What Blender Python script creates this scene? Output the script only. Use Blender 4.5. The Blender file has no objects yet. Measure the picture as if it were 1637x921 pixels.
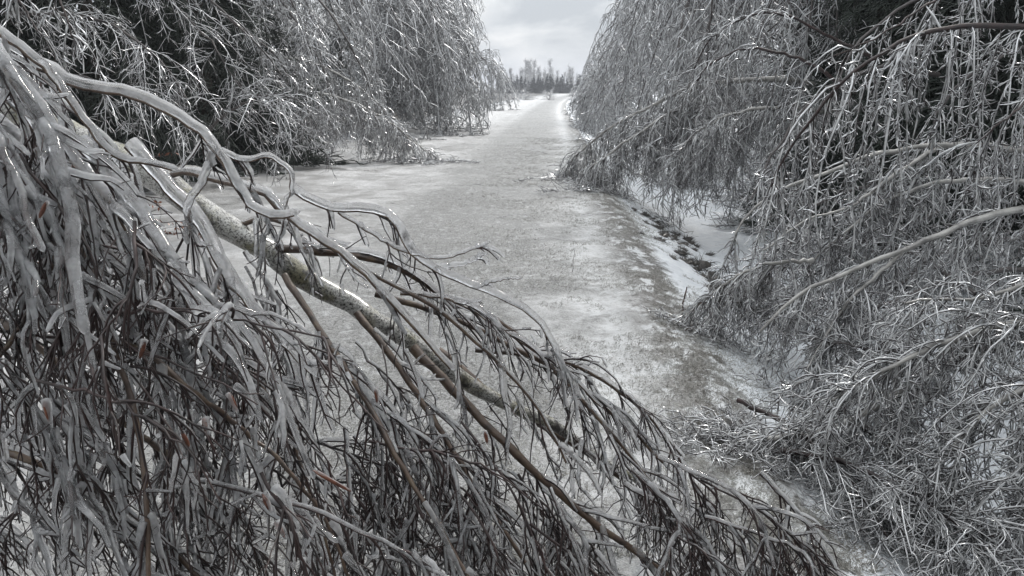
import bpy, math, random
import numpy as np
from mathutils import Vector

# ------------------------------------------------------------------ camera, sky, sun, exposure
S = bpy.context.scene
COL = S.collection
F_PX, CX, CY = 1284.0, 818.5, 460.5          # the picture is 1637 px wide
PITCH = math.radians(13.89)
CAM_H = 1.65
cd = bpy.data.cameras.new('camera'); cam = bpy.data.objects.new('camera', cd); COL.objects.link(cam)
cam.location = (0, 0, CAM_H); cam.rotation_euler = (math.pi/2 - PITCH, 0, 0)
cd.sensor_width = 36; cd.lens = 36*F_PX/1637.0; cd.clip_start = 0.05; cd.clip_end = 6000
S.camera = cam

W = bpy.data.worlds.new("World"); S.world = W; W.use_nodes = True
nt = W.node_tree; nt.nodes.clear()
def N(t, k, **kw):
    n = t.nodes.new(k)
    for a, b in kw.items(): setattr(n, a, b)
    return n
SUN_EL, SUN_AZ = math.radians(48), math.radians(35)   # azimuth measured from +Y towards +X
sky = N(nt, 'ShaderNodeTexSky', sky_type='NISHITA', sun_disc=False, sun_elevation=SUN_EL, sun_rotation=SUN_AZ,
        air_density=1.0, dust_density=3.0, ozone_density=1.0)
bg1 = N(nt, 'ShaderNodeBackground'); bg1.inputs['Strength'].default_value = 0.06
bg2 = N(nt, 'ShaderNodeBackground')
tc = N(nt, 'ShaderNodeTexCoord'); mp = N(nt, 'ShaderNodeMapping'); mp.inputs['Scale'].default_value = (1.0, 1.0, 2.6)
mp.inputs['Location'].default_value = (0.35, 0.0, 0.12)
n1 = N(nt, 'ShaderNodeTexNoise'); n1.inputs['Scale'].default_value = 7.5; n1.inputs['Detail'].default_value = 7; n1.inputs['Roughness'].default_value = .55
n1.inputs['Distortion'].default_value = .4
rp = N(nt, 'ShaderNodeValToRGB')
e = rp.color_ramp.elements; e[0].position = .38; e[0].color = (.40, .43, .46, 1); e[1].position = .62; e[1].color = (.73, .735, .735, 1)
m_ = rp.color_ramp.elements.new(.5); m_.color = (.56, .583, .60, 1)
sep = N(nt, 'ShaderNodeSeparateXYZ'); mr = N(nt, 'ShaderNodeMapRange')
mr.inputs['From Min'].default_value = 0.05; mr.inputs['From Max'].default_value = 1; mr.inputs['To Min'].default_value = .93; mr.inputs['To Max'].default_value = 2.9
mx = N(nt, 'ShaderNodeMixShader'); mx.inputs[0].default_value = .95
wo = N(nt, 'ShaderNodeOutputWorld')
L = nt.links.new
L(tc.outputs['Generated'], mp.inputs['Vector']); L(mp.outputs[0], n1.inputs['Vector']); L(n1.outputs['Fac'], rp.inputs[0])
L(rp.outputs[0], bg2.inputs['Color']); L(tc.outputs['Generated'], sep.inputs[0]); L(sep.outputs['Z'], mr.inputs['Value']); L(mr.outputs[0], bg2.inputs['Strength'])
L(sky.outputs[0], bg1.inputs['Color']); L(bg1.outputs[0], mx.inputs[1]); L(bg2.outputs[0], mx.inputs[2]); L(mx.outputs[0], wo.inputs[0])

sl = bpy.data.lights.new('sun', 'SUN'); sl.energy = 1.5; sl.angle = math.radians(11); sl.color = (1, .95, .89)
sun = bpy.data.objects.new('sun', sl); COL.objects.link(sun)
dv = Vector((math.sin(SUN_AZ)*math.cos(SUN_EL), math.cos(SUN_AZ)*math.cos(SUN_EL), math.sin(SUN_EL)))
sun.rotation_euler = (-dv).to_track_quat('-Z', 'Y').to_euler(); sun.location = (0, 0, 30)

S.view_settings.view_transform = 'Standard'; S.view_settings.look = 'None'; S.view_settings.gamma = 1
S.view_settings.use_curve_mapping = False; S.view_settings.exposure = 0.52
S.render.engine = 'CYCLES'
cy = S.cycles
cy.use_denoising = True
try: cy.denoiser = 'OPENIMAGEDENOISE'
except Exception: pass
cy.max_bounces = 9; cy.diffuse_bounces = 2; cy.glossy_bounces = 3; cy.transmission_bounces = 9; cy.transparent_max_bounces = 8
cy.caustics_refractive = True; cy.caustics_reflective = False; cy.blur_glossy = 0.6; cy.sample_clamp_indirect = 4

# ------------------------------------------------------------------ geometry helpers
rng = np.random.default_rng(7)
TP, CP_, SP_ = math.tau, math.cos(PITCH), math.sin(PITCH)
def px(x, y, d):
    """a world point from a direction seen from the standing place and a distance along the view axis"""
    a = (x-CX)/F_PX*d; b = (CY-y)/F_PX*d
    return np.array([a, d*CP_ + b*SP_, CAM_H - d*SP_ + b*CP_])
ROAD = 0.0506
def road_x(v): return ROAD*v + 0.0003*np.clip(v-60, 0, 400)**2
U_L, U_R = -6.1, 1.05
def vnoise(x, y, seed=0):
    """smooth value noise"""
    x = np.asarray(x, float); y = np.asarray(y, float)
    xi = np.floor(x).astype(np.int64); yi = np.floor(y).astype(np.int64); fx = x-xi; fy = y-yi
    fx = fx*fx*(3-2*fx); fy = fy*fy*(3-2*fy)
    def h(a, b):
        k = (a*374761393 + b*668265263 + seed*974634777) & 0xffffffff
        k = ((k ^ (k >> 13))*1274126177) & 0xffffffff
        return ((k ^ (k >> 16)) & 0xffff)/65535.0
    return (h(xi, yi)*(1-fx)+h(xi+1, yi)*fx)*(1-fy) + (h(xi, yi+1)*(1-fx)+h(xi+1, yi+1)*fx)*fy
def sstep(a, b, x):
    t = np.clip((x-a)/(b-a), 0, 1); return t*t*(3-2*t)
def ground_uv(u, v):
    near = 1-sstep(40, 90, v)
    edge = U_R + .16*(vnoise(v*.5, v*0, 3)-.5)
    z = -0.75*sstep(edge-.35, edge+1.7, u)*near + .95*sstep(3.6, 7.5, u)*near
    z = z + .35*sstep(-6.3, -9.5, u)*near*0
    z = z + .35*sstep(0, 1, (-u-6.4)/4)*near
    z = z + .05*(vnoise(u*.8, v*.35, 5)-.5) + .03*(vnoise(u*3, v*2, 6)-.5)
    rough = sstep(-2.5, .2, u + .8*(vnoise(u*.7, v*.4, 9)-.5))*(1-sstep(edge+.3, edge+.8, u))
    z = z + rough*.028*(vnoise(u*14, v*11, 8)-.5) + .010*(vnoise(u*22, v*14, 18)-.5)*(u > U_L)
    z = z + .09*(vnoise(u*2.6, v*2.2, 11)-.5)*sstep(edge, edge+.5, u)
    z = z + sstep(70, 400, v)*1.2
    return z
def ground(x, y):
    x = np.asarray(x, float); y = np.asarray(y, float)
    return ground_uv(x-road_x(y), y)

def norm(a): return a/np.maximum(np.linalg.norm(a, axis=-1, keepdims=True), 1e-9)
def mesh_obj(name, V, Q, mat, parent=None, smooth=True, uv=None):
    me = bpy.data.meshes.new(name)
    V = np.ascontiguousarray(V, np.float32).reshape(-1, 3); Q = np.ascontiguousarray(Q, np.int32)
    k = Q.shape[1]
    me.vertices.add(len(V)); me.vertices.foreach_set('co', V.ravel())
    me.loops.add(Q.size); me.loops.foreach_set('vertex_index', Q.ravel())
    me.polygons.add(len(Q)); me.polygons.foreach_set('loop_start', np.arange(0, Q.size, k, dtype=np.int32))
    me.polygons.foreach_set('loop_total', np.full(len(Q), k, np.int32))
    if smooth: me.polygons.foreach_set('use_smooth', np.ones(len(Q), bool))
    me.update(calc_edges=True)
    if uv is not None:
        l = me.uv_layers.new(name='UVMap'); l.data.foreach_set('uv', np.ascontiguousarray(uv[Q.ravel()], np.float32).ravel())
    if mat: me.materials.append(mat)
    o = bpy.data.objects.new(name, me); COL.objects.link(o)
    if parent:
        o.parent = parent
        o.matrix_parent_inverse.identity()
        o.location = -parent.location
    return o
class Bag:
    """collects tubes of several sets into one mesh"""
    def __init__(s): s.V = []; s.Q = []; s.n = 0
    def add(s, V, Q):
        if len(V): s.V.append(V.reshape(-1, 3)); s.Q.append(Q+s.n); s.n += len(s.V[-1])
    def tubes(s, P, R, sides=4): s.add(*tubes(P, R, sides)); return s
    def build(s, name, mat, parent=None, smooth=True):
        if not s.n: return None
        return mesh_obj(name, np.concatenate(s.V), np.concatenate(s.Q), mat, parent, smooth)
def tubes(P, R, S_):
    P = np.asarray(P, float); Nn, K, _ = P.shape
    if Nn == 0: return np.zeros((0, 3)), np.zeros((0, 4), int)
    T = np.empty_like(P); T[:, 1:-1] = P[:, 2:]-P[:, :-2]; T[:, 0] = P[:, 1]-P[:, 0]; T[:, -1] = P[:, -1]-P[:, -2]; T = norm(T)
    ch = norm(P[:, -1]-P[:, 0]); ref = np.cross(T[:, 0]+1e-4, ch)
    ln = np.linalg.norm(ref, axis=1)
    rnd = np.cross(ch, np.array([.31, .77, .56])); ref = np.where((ln < .08)[:, None], norm(rnd), norm(ref))
    A = np.cross(T, ref[:, None, :]); A = norm(A); B = np.cross(T, A)
    th = np.arange(S_)/S_*TP
    V = P[:, :, None, :] + R[:, :, None, None]*(np.cos(th)[None, None, :, None]*A[:, :, None, :] + np.sin(th)[None, None, :, None]*B[:, :, None, :])
    idx = np.arange(Nn*K*S_).reshape(Nn, K, S_)
    a = idx[:, :-1]; b = np.roll(a, -1, 2); c = idx[:, 1:]; d = np.roll(c, -1, 2)
    Q = np.stack([a, b, d, c], -1).reshape(-1, 4)
    return V.reshape(-1, 3), Q
def grow(p, d, ln, K, droop=.2, wander=.1, curl=.1, clamp=True, kink=0.):
    """N polylines from points p along d; droop bends them down"""
    n = len(p); P = np.empty((n, K, 3)); P[:, 0] = p; d = norm(d)
    dr = np.broadcast_to(np.asarray(droop, float), (n,))[:, None]
    c = rng.normal(size=(n, 3))*curl; st = (ln/(K-1))[:, None]
    for k in range(1, K):
        d = norm(d + dr*np.array([0, 0, -1.]) + c + rng.normal(size=(n, 3))*wander + (rng.normal(size=(n, 3))*kink*(rng.random((n, 1)) < .3) if kink else 0))
        P[:, k] = P[:, k-1] + d*st
        if clamp:
            g = ground(P[:, k, 0], P[:, k, 1]) + .02
            low = P[:, k, 2] < g
            P[low, k, 2] = g[low] + rng.random(low.sum())*.05
            d[low, 2] = np.abs(d[low, 2])*.2
    return P
def sprout(P, n, t0=.1, t1=1., ang=(.4, 1.1), bias=(0, 0, 0), len_w=True, upright=0.):
    """n child starts on the polylines P: point, direction, parameter, parent"""
    N_, K, _ = P.shape
    lens = np.linalg.norm(np.diff(P, axis=1), axis=2).sum(1)
    w = lens/lens.sum() if len_w else None
    i = rng.choice(N_, n, p=w); t = t0 + (t1-t0)*rng.random(n)
    f = t*(K-1); k = np.minimum(f.astype(int), K-2); fr = (f-k)[:, None]
    a, b = P[i, k], P[i, k+1]; pos = a*(1-fr)+b*fr; T = norm(b-a)
    r = rng.normal(size=(n, 3)) + np.asarray(bias, float); r = r - (r*T).sum(1, keepdims=True)*T; r = norm(r)
    al = (ang[0] + (ang[1]-ang[0])*rng.random(n))[:, None]
    return pos, T*np.cos(al) + r*np.sin(al), t, i, lens[i]
def spline(pts, K=24, jit=0.):
    pts = np.asarray(pts, float); n = len(pts)
    q = np.concatenate([[2*pts[0]-pts[1]], pts, [2*pts[-1]-pts[-2]]])
    s = np.concatenate([[0], np.cumsum(np.linalg.norm(np.diff(pts, axis=0), axis=1))]); s /= s[-1]
    out = []
    for t in np.linspace(0, 1, K):
        k = min(max(np.searchsorted(s, t, 'right')-1, 0), n-2); u = (t-s[k])/max(s[k+1]-s[k], 1e-9)
        a, b, c, d = q[k:k+4]
        out.append(.5*((2*b)+(c-a)*u+(2*a-5*b+4*c-d)*u*u+(3*b-a-3*c+d)*u**3))
    out = np.array(out)
    if jit: out[1:-1] += rng.normal(size=(K-2, 3))*jit
    return out
def taper(n, K, r0, r1, pw=1.):
    t = np.linspace(0, 1, K)[None]**pw
    r0 = np.broadcast_to(np.asarray(r0, float), (n,))[:, None]; r1 = np.broadcast_to(np.asarray(r1, float), (n,))[:, None]
    return r0*(1-t)+r1*t
def thing(name, loc, label, cat, group=None):
    o = bpy.data.objects.new(name, None); COL.objects.link(o); o.location = loc; o.empty_display_size = .3
    o['label'] = label; o['category'] = cat
    if group: o['group'] = group
    return o
def tag(o, label, cat, group=None):
    o['label'] = label; o['category'] = cat
    if group: o['group'] = group
    return o

# ------------------------------------------------------------------ materials
def mat(name):
    m = bpy.data.materials.new(name); m.use_nodes = True; m.node_tree.nodes.clear(); return m, m.node_tree
def noise(t, scale, detail=3, rough=.55, coord='Object', mapscale=None, dist=0):
    c = N(t, 'ShaderNodeTexCoord'); n = N(t, 'ShaderNodeTexNoise')
    n.inputs['Scale'].default_value = scale; n.inputs['Detail'].default_value = detail; n.inputs['Roughness'].default_value = rough; n.inputs['Distortion'].default_value = dist
    if mapscale:
        mm = N(t, 'ShaderNodeMapping'); mm.inputs['Scale'].default_value = mapscale
        t.links.new(c.outputs[coord], mm.inputs[0]); t.links.new(mm.outputs[0], n.inputs['Vector'])
    else: t.links.new(c.outputs[coord], n.inputs['Vector'])
    return n.outputs['Fac']
def ramp(t, fac, stops):
    r = N(t, 'ShaderNodeValToRGB'); e = r.color_ramp.elements
    while len(e) < len(stops): e.new(.5)
    for k, (p, c) in enumerate(stops):
        e[k].position = p; e[k].color = (*c, 1) if len(c) == 3 else (c[0],)*3+(1,)
    t.links.new(fac, r.inputs[0]); return r.outputs[0]
def bump(t, fac, s, dist=.02):
    b = N(t, 'ShaderNodeBump'); b.inputs['Strength'].default_value = s; b.inputs['Distance'].default_value = dist
    t.links.new(fac, b.inputs['Height']); return b.outputs[0]
def simple(name, stops, scale=8, rough=.6, spec=.5, bmp=0., coat=0., detail=4, bscale=None, bdist=.01):
    m, t = mat(name); p = N(t, 'ShaderNodeBsdfPrincipled'); o = N(t, 'ShaderNodeOutputMaterial')
    f = noise(t, scale, detail); t.links.new(ramp(t, f, stops), p.inputs['Base Color'])
    p.inputs['Roughness'].default_value = rough; p.inputs['Specular IOR Level'].default_value = spec
    p.inputs['Coat Weight'].default_value = coat; p.inputs['Coat Roughness'].default_value = .08
    if bmp: t.links.new(bump(t, noise(t, bscale or scale*3, 3), bmp, bdist), p.inputs['Normal'])
    t.links.new(p.outputs[0], o.inputs[0]); return m
def milky(name, c0, c1, scale, transl=.4, gloss=.28, rough=.2):
    """clouded rime-like ice seen from some metres away"""
    m, t = mat(name); o = N(t, 'ShaderNodeOutputMaterial')
    col = ramp(t, noise(t, scale, 2), [(.35, c0), (.65, c1)])
    d = N(t, 'ShaderNodeBsdfDiffuse'); tr = N(t, 'ShaderNodeBsdfTranslucent'); g = N(t, 'ShaderNodeBsdfGlossy')
    g.inputs['Roughness'].default_value = rough; g.inputs['Color'].default_value = (.9, .92, .95, 1)
    t.links.new(col, d.inputs[0]); t.links.new(col, tr.inputs[0])
    a = N(t, 'ShaderNodeMixShader'); a.inputs[0].default_value = transl; b = N(t, 'ShaderNodeMixShader')
    lw = N(t, 'ShaderNodeLayerWeight'); lw.inputs['Blend'].default_value = gloss
    t.links.new(d.outputs[0], a.inputs[1]); t.links.new(tr.outputs[0], a.inputs[2])
    t.links.new(lw.outputs['Facing'], b.inputs[0]); t.links.new(a.outputs[0], b.inputs[1]); t.links.new(g.outputs[0], b.inputs[2])
    t.links.new(b.outputs[0], o.inputs[0]); return m
def clear_ice(name, milk=.22, rough=.04):
    m, t = mat(name); o = N(t, 'ShaderNodeOutputMaterial')
    g = N(t, 'ShaderNodeBsdfGlass'); g.inputs['IOR'].default_value = 1.31; g.inputs['Roughness'].default_value = rough; g.inputs['Color'].default_value = (.995, .995, 1, 1)
    d = N(t, 'ShaderNodeBsdfDiffuse'); d.inputs[0].default_value = (.86, .87, .88, 1)
    tr = N(t, 'ShaderNodeBsdfTranslucent'); tr.inputs[0].default_value = (.9, .91, .92, 1)
    a = N(t, 'ShaderNodeMixShader'); a.inputs[0].default_value = .6; b = N(t, 'ShaderNodeMixShader')
    t.links.new(d.outputs[0], a.inputs[1]); t.links.new(tr.outputs[0], a.inputs[2])
    f = N(t, 'ShaderNodeMapRange'); f.inputs['From Min'].default_value = .35; f.inputs['From Max'].default_value = .7
    f.inputs['To Min'].default_value = milk*.35; f.inputs['To Max'].default_value = milk*2.2
    t.links.new(noise(t, 22, 3), f.inputs['Value'])
    nb = bump(t, noise(t, 45, 1), .22, .004); t.links.new(nb, g.inputs['Normal'])
    g2 = N(t, 'ShaderNodeBsdfGlass'); g2.inputs['IOR'].default_value = 1.2; g2.inputs['Roughness'].default_value = .35; g2.inputs['Color'].default_value = (.97, .98, .99, 1)
    gm = N(t, 'ShaderNodeMixShader'); gm.inputs[0].default_value = .05
    t.links.new(g.outputs[0], gm.inputs[1]); t.links.new(g2.outputs[0], gm.inputs[2])
    t.links.new(f.outputs[0], b.inputs[0]); t.links.new(gm.outputs[0], b.inputs[1]); t.links.new(a.outputs[0], b.inputs[2])
    t.links.new(b.outputs[0], o.inputs[0]); return m

M_ICE = clear_ice('clear_ice', .21, .0)
M_MILK = milky('clouded_ice', (.44, .44, .44), (.92, .92, .92), 9.0)
M_MILKF = milky('far_clouded_ice', (.40, .40, .405), (.70, .705, .71), 1.6, transl=.35, gloss=.2, rough=.4)
M_TWIG = simple('dark_twig', [(.35, (.010, .006, .006)), (.7, (.036, .017, .015))], 20, .45)
M_TWIGF = simple('grey_twig', [(.35, (.035, .03, .03)), (.7, (.10, .088, .085))], 2, .6)
M_BROWN = simple('brown_bark', [(.3, (.025, .015, .011)), (.55, (.075, .045, .028)), (.8, (.13, .10, .06))], 30, .55, bmp=.4, coat=.35, bdist=.003, bscale=90)
M_PALE = simple('pale_icy_bark', [(.3, (.10, .095, .09)), (.6, (.34, .33, .31))], 9, .4, coat=.5, bmp=.3)
M_SPRUCE = simple('spruce_needles', [(.3, (.006, .010, .008)), (.7, (.025, .036, .026))], 3, .7)
M_SPRUCEF = simple('far_spruce_needles', [(.3, (.005, .010, .012)), (.7, (.014, .022, .026))], .6, .8)
M_SBARK = simple('spruce_bark', [(.3, (.02, .017, .014)), (.7, (.06, .05, .042))], 12, .8, bmp=.5)
M_LEAF = simple('dead_leaf', [(.3, (.10, .03, .012)), (.7, (.26, .085, .03))], 9, .55, coat=.3)
M_CATKIN = simple('catkin', [(.3, (.05, .014, .008)), (.7, (.17, .06, .03))], 60, .6)
M_GRASS = simple('frozen_grass', [(.3, (.16, .15, .13)), (.55, (.36, .355, .33)), (.75, (.6, .61, .61))], 5, .35, coat=.3)
M_CLOD = simple('dark_tussock', [(.3, (.010, .009, .008)), (.7, (.06, .052, .044))], 14, .6, bmp=.6, coat=.3)

def birch_bark():
    m, t = mat('birch_bark'); p = N(t, 'ShaderNodeBsdfPrincipled'); o = N(t, 'ShaderNodeOutputMaterial')
    base = ramp(t, noise(t, 16, 4), [(.3, (.26, .255, .235)), (.7, (.60, .595, .56))])
    spots = ramp(t, noise(t, 150, 5, .8, dist=.6), [(.42, (1,)), (.52, (0,))])
    lic = ramp(t, noise(t, 11, 4, .7), [(.47, (0,)), (.60, (1,))])
    ring = ramp(t, noise(t, 9, 4, .65), [(.34, (1,)), (.42, (0,))])
    a = N(t, 'ShaderNodeMix', data_type='RGBA'); b = N(t, 'ShaderNodeMix', data_type='RGBA'); c = N(t, 'ShaderNodeMix', data_type='RGBA')
    b2 = N(t, 'ShaderNodeMath', operation='MULTIPLY'); b2.inputs[1].default_value = .8; t.links.new(lic, b2.inputs[0])
    t.links.new(b2.outputs[0], a.inputs[0]); t.links.new(base, a.inputs[6]); a.inputs[7].default_value = (.16, .145, .055, 1)
    t.links.new(spots, b.inputs[0]); t.links.new(a.outputs[2], b.inputs[6]); b.inputs[7].default_value = (.022, .018, .015, 1)
    t.links.new(ring, c.inputs[0]); t.links.new(b.outputs[2], c.inputs[6]); c.inputs[7].default_value = (.025, .02, .016, 1)
    t.links.new(c.outputs[2], p.inputs['Base Color']); p.inputs['Roughness'].default_value = .5; p.inputs['Coat Weight'].default_value = .9; p.inputs['Coat Roughness'].default_value = .06
    t.links.new(bump(t, noise(t, 90, 5, .7), .8, .006), p.inputs['Normal']); t.links.new(p.outputs[0], o.inputs[0]); return m
M_BIRCH = birch_bark()

def ground_mat():
    m, t = mat('glazed_ground'); p = N(t, 'ShaderNodeBsdfPrincipled'); o = N(t, 'ShaderNodeOutputMaterial')
    uvn = N(t, 'ShaderNodeUVMap'); sp = N(t, 'ShaderNodeSeparateXYZ'); t.links.new(uvn.outputs[0], sp.inputs[0])
    U = sp.outputs[0]
    def M(op, a, b=None, c=None, clamp=False):
        n = N(t, 'ShaderNodeMath', operation=op); n.use_clamp = clamp
        for k, v in enumerate((a, b, c)):
            if v is None: continue
            if isinstance(v, (int, float)): n.inputs[k].default_value = v
            else: t.links.new(v, n.inputs[k])
        return n.outputs[0]
    def SS(a, b, x):
        n = N(t, 'ShaderNodeMapRange', interpolation_type='SMOOTHSTEP'); n.inputs['From Min'].default_value = a; n.inputs['From Max'].default_value = b
        t.links.new(x, n.inputs['Value']); return n.outputs[0]
    def MIX(f, a, b):
        n = N(t, 'ShaderNodeMix', data_type='RGBA'); t.links.new(f, n.inputs[0])
        for k, v in ((6, a), (7, b)):
            if isinstance(v, tuple): n.inputs[k].default_value = (*v, 1)
            else: t.links.new(v, n.inputs[k])
        return n.outputs[2]
    big = noise(t, .55, 4, .6); wob = M('MULTIPLY', M('SUBTRACT', big, .5), 3.2)
    Uw = M('ADD', U, wob)
    # streaks lying across the way, left by wind and frozen melt water
    streak = noise(t, 1.6, 6, .62, mapscale=(.8, .85, 1), dist=1.0)
    streak2 = noise(t, 7, 5, .65, mapscale=(.9, 1.2, 1))
    fine = noise(t, 55, 4, .7)
    mid = noise(t, 9, 5, .7)
    icy = MIX(SS(.32, .68, streak), (.29, .285, .278), (.62, .62, .625))
    icy = MIX(M('MULTIPLY', SS(.48, .68, streak2), .5), icy, (.27, .27, .265))
    icy = MIX(M('MULTIPLY', SS(.50, .68, fine), .35), icy, (.74, .75, .76))
    icy = MIX(M('MULTIPLY', SS(.5, .62, noise(t, 28, 4, .7)), .4), icy, (.22, .215, .205))
    vf = noise(t, 130, 3, .7)
    grs = MIX(SS(.40, .60, M('ADD', M('MULTIPLY', fine, .5), M('MULTIPLY', vf, .5))), (.05, .048, .044), (.37, .37, .365))
    grs = MIX(M('MULTIPLY', SS(.52, .66, mid), .45), grs, (.62, .63, .64))
    gm = M('MULTIPLY', SS(-3.2, -1.6, Uw), SS(0.95, -.6, M('ADD', U, M('MULTIPLY', M('SUBTRACT', streak, .5), 2.4))))
    gm = M('MULTIPLY', gm, .92)
    col = MIX(gm, icy, grs)
    def band(c, w, s):
        q = M('DIVIDE', M('SUBTRACT', M('ADD', U, M('MULTIPLY', M('SUBTRACT', streak, .5), .5)), c), w)
        return M('MULTIPLY', M('POWER', 2.718, M('MULTIPLY', M('MULTIPLY', q, q), -1)), M('MULTIPLY', SS(.36, .6, mid), s))
    col = MIX(band(-2.3, .30, .3), col, (.66, .66, .66)); col = MIX(band(.42, .22, .6), col, (.68, .69, .7)); col = MIX(band(-4.0, .25, .5), col, (.68, .68, .68))
    # browner grass just along the lip of the bank
    lip = M('MULTIPLY', SS(.45, .85, M('ADD', U, M('MULTIPLY', M('SUBTRACT', mid, .5), .9))), SS(1.3, 1.05, M('ADD', U, M('MULTIPLY', M('SUBTRACT', mid, .5), .6))))
    brown = MIX(SS(.4, .62, fine), (.055, .048, .040), (.27, .262, .25))
    brown = MIX(SS(.49, .60, noise(t, 5, 5, .65, mapscale=(1.3, .8, 1))), brown, (.62, .63, .64))
    col = MIX(lip, col, brown)
    snow = MIX(SS(.3, .7, mid), (.66, .69, .73), (.82, .84, .86))
    snow = MIX(M('MULTIPLY', SS(.60, .67, M('ADD', M('MULTIPLY', streak2, .6), M('MULTIPLY', mid, .4))), .8), snow, (.09, .08, .07))
    off = SS(1.02, 1.18, M('ADD', U, M('MULTIPLY', M('SUBTRACT', mid, .5), .5)))
    col = MIX(off, col, snow)
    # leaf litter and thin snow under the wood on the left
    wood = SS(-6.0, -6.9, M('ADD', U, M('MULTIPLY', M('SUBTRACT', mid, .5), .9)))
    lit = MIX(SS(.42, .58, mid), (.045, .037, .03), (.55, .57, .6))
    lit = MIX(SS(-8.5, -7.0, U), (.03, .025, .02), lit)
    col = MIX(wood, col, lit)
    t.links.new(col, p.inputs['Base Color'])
    r = N(t, 'ShaderNodeMapRange'); r.inputs['From Min'].default_value = .3; r.inputs['From Max'].default_value = .7; r.inputs['To Min'].default_value = .22; r.inputs['To Max'].default_value = .6
    t.links.new(streak, r.inputs['Value']); t.links.new(r.outputs[0], p.inputs['Roughness'])
    p.inputs['Specular IOR Level'].default_value = .45
    h = M('ADD', M('MULTIPLY', fine, .5), M('ADD', mid, M('MULTIPLY', noise(t, 160, 2), .3)))
    t.links.new(bump(t, h, .9, .035), p.inputs['Normal'])
    t.links.new(p.outputs[0], o.inputs[0]); return m
M_GROUND = ground_mat()

# ------------------------------------------------------------------ the setting: ground and path, one sheet in two pieces
def sheet():
    right = [U_R] + list(U_R + np.cumsum([.05]*60)) ; x = right[-1]; st = .06
    while x < 900: st *= 1.16; x += st; right.append(x)
    inner = list(np.linspace(U_L, U_R, 150))
    left = []; x = U_L; st = .09
    while x > -900: x -= st; st *= 1.11; left.append(x)
    us = np.array(left[::-1] + inner[:-1] + right)
    vs = [-6.]; st = .12
    while vs[-1] < 2.0: vs.append(vs[-1]+.3)
    st = .05
    while vs[-1] < 2500: vs.append(vs[-1]+st); st *= 1.0125
    vs = np.array(vs)
    Ug, Vg = np.meshgrid(us, vs)
    X = Ug + road_x(Vg); Z = ground_uv(Ug, Vg)
    P = np.stack([X, Vg, Z], -1).reshape(-1, 3); uv = np.stack([Ug, Vg], -1).reshape(-1, 2)
    nu, nv = len(us), len(vs); idx = np.arange(nu*nv).reshape(nv, nu)
    Q = np.stack([idx[:-1, :-1], idx[:-1, 1:], idx[1:, 1:], idx[1:, :-1]], -1)
    a = int(np.argmin(abs(us-U_L))); b = int(np.argmin(abs(us-U_R)))
    for nm, q in (('path', Q[:, a:b].reshape(-1, 4)), ('ground', np.concatenate([Q[:, :a].reshape(-1, 4), Q[:, b:].reshape(-1, 4)]))):
        keep, inv = np.unique(q, return_inverse=True)
        o = mesh_obj(nm, P[keep], inv.reshape(-1, 4), M_GROUND, uv=uv[keep]); o['kind'] = 'structure'
sheet()

def frozen_grass():
    n = 220000
    v = 2.6 + 26*rng.random(n)**1.7; u = rng.normal(-.2, .9, n); u = np.where(rng.random(n) < .4, rng.normal(.95, .28, n), u)
    keep = (vnoise(u*1.7, v*1.1, 31) + .5*vnoise(u*6, v*5, 32) > .62) & (u > -3) & (u < 1.7); u, v = u[keep], v[keep]
    x = u + road_x(v); n = len(x); p = np.stack([x, v, ground_uv(u, v)-.004], -1)
    d = rng.normal(size=(n, 3))*.8 + np.array([.15, -.2, .6]); d[:, 2] = abs(d[:, 2])
    P = grow(p, d, .01+.022*rng.random(n), 3, .25, .2, .1, clamp=False)
    B = Bag(); B.tubes(P, taper(n, 3, .0019, .001), 3)
    o = B.build('frozen_grass', M_GRASS); o['kind'] = 'stuff'; o['label'] = 'short ice-coated grass poking through the glaze'; o['category'] = 'grass'
frozen_grass()

# ------------------------------------------------------------------ spruces
def spruce_mesh(H, Rm, nb, dens, thick, mat_, name, label, cat, loc, group, bare=.03):
    r = thing(name, loc, label, cat, group); base = np.array(loc)
    tr = spline([base+[0, 0, -.1], base+[.03, 0, H*.5], base+[0, 0.02, H]], 8)[None]
    Bag().tubes(tr, taper(1, 8, H*.014, .01), 7).build('trunk', M_SBARK, r)
    t = bare + (1-bare)*rng.random(nb)**.9; p = base + np.stack([0*t, 0*t, H*t], -1)
    az = rng.random(nb)*TP; ln = Rm*(1-t)**.8*(.75+.4*rng.random(nb)) + .12
    d = np.stack([np.cos(az), np.sin(az), .25-.5*(1-t)], -1)
    B = grow(p, d, ln, 6, .10, .04, .03)
    pos, dd, tt, i, L_ = sprout(B, int(nb*dens), .12, 1, (.5, 1.0), (0, 0, -.3))
    C = grow(pos, dd, L_*(.16+.30*rng.random(len(pos)))*(1.1-tt*.6), 4, .14, .06, .05)
    bag = Bag(); bag.tubes(B, taper(nb, 6, thick*1.5, thick*.5), 3); bag.tubes(C, taper(len(C), 4, thick, thick*.35), 3)
    pos, dd, tt, i, L_ = sprout(C, int(nb*dens*2.2), .1, 1, (.5, 1.0), (0, 0, -.2))
    D = grow(pos, dd, L_*(.3+.35*rng.random(len(pos))), 3, .12, .08, .05)
    bag.tubes(D, taper(len(D), 3, thick*.8, thick*.3), 3)
    bag.build('crown', mat_, r)
    return r
def dup(root, loc, rz=0, sc=1., label=None):
    r = root.copy(); COL.objects.link(r); r.location = loc; r.rotation_euler = (0, 0, rz); r.scale = (sc, sc, sc)
    if label: r['label'] = label
    for ch in root.children:
        c = ch.copy(); COL.objects.link(c); c.parent = r
    return r
def uvpt(u, v, dz=0): return (float(u+road_x(v)), float(v), float(ground_uv(u, v))+dz)

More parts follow.
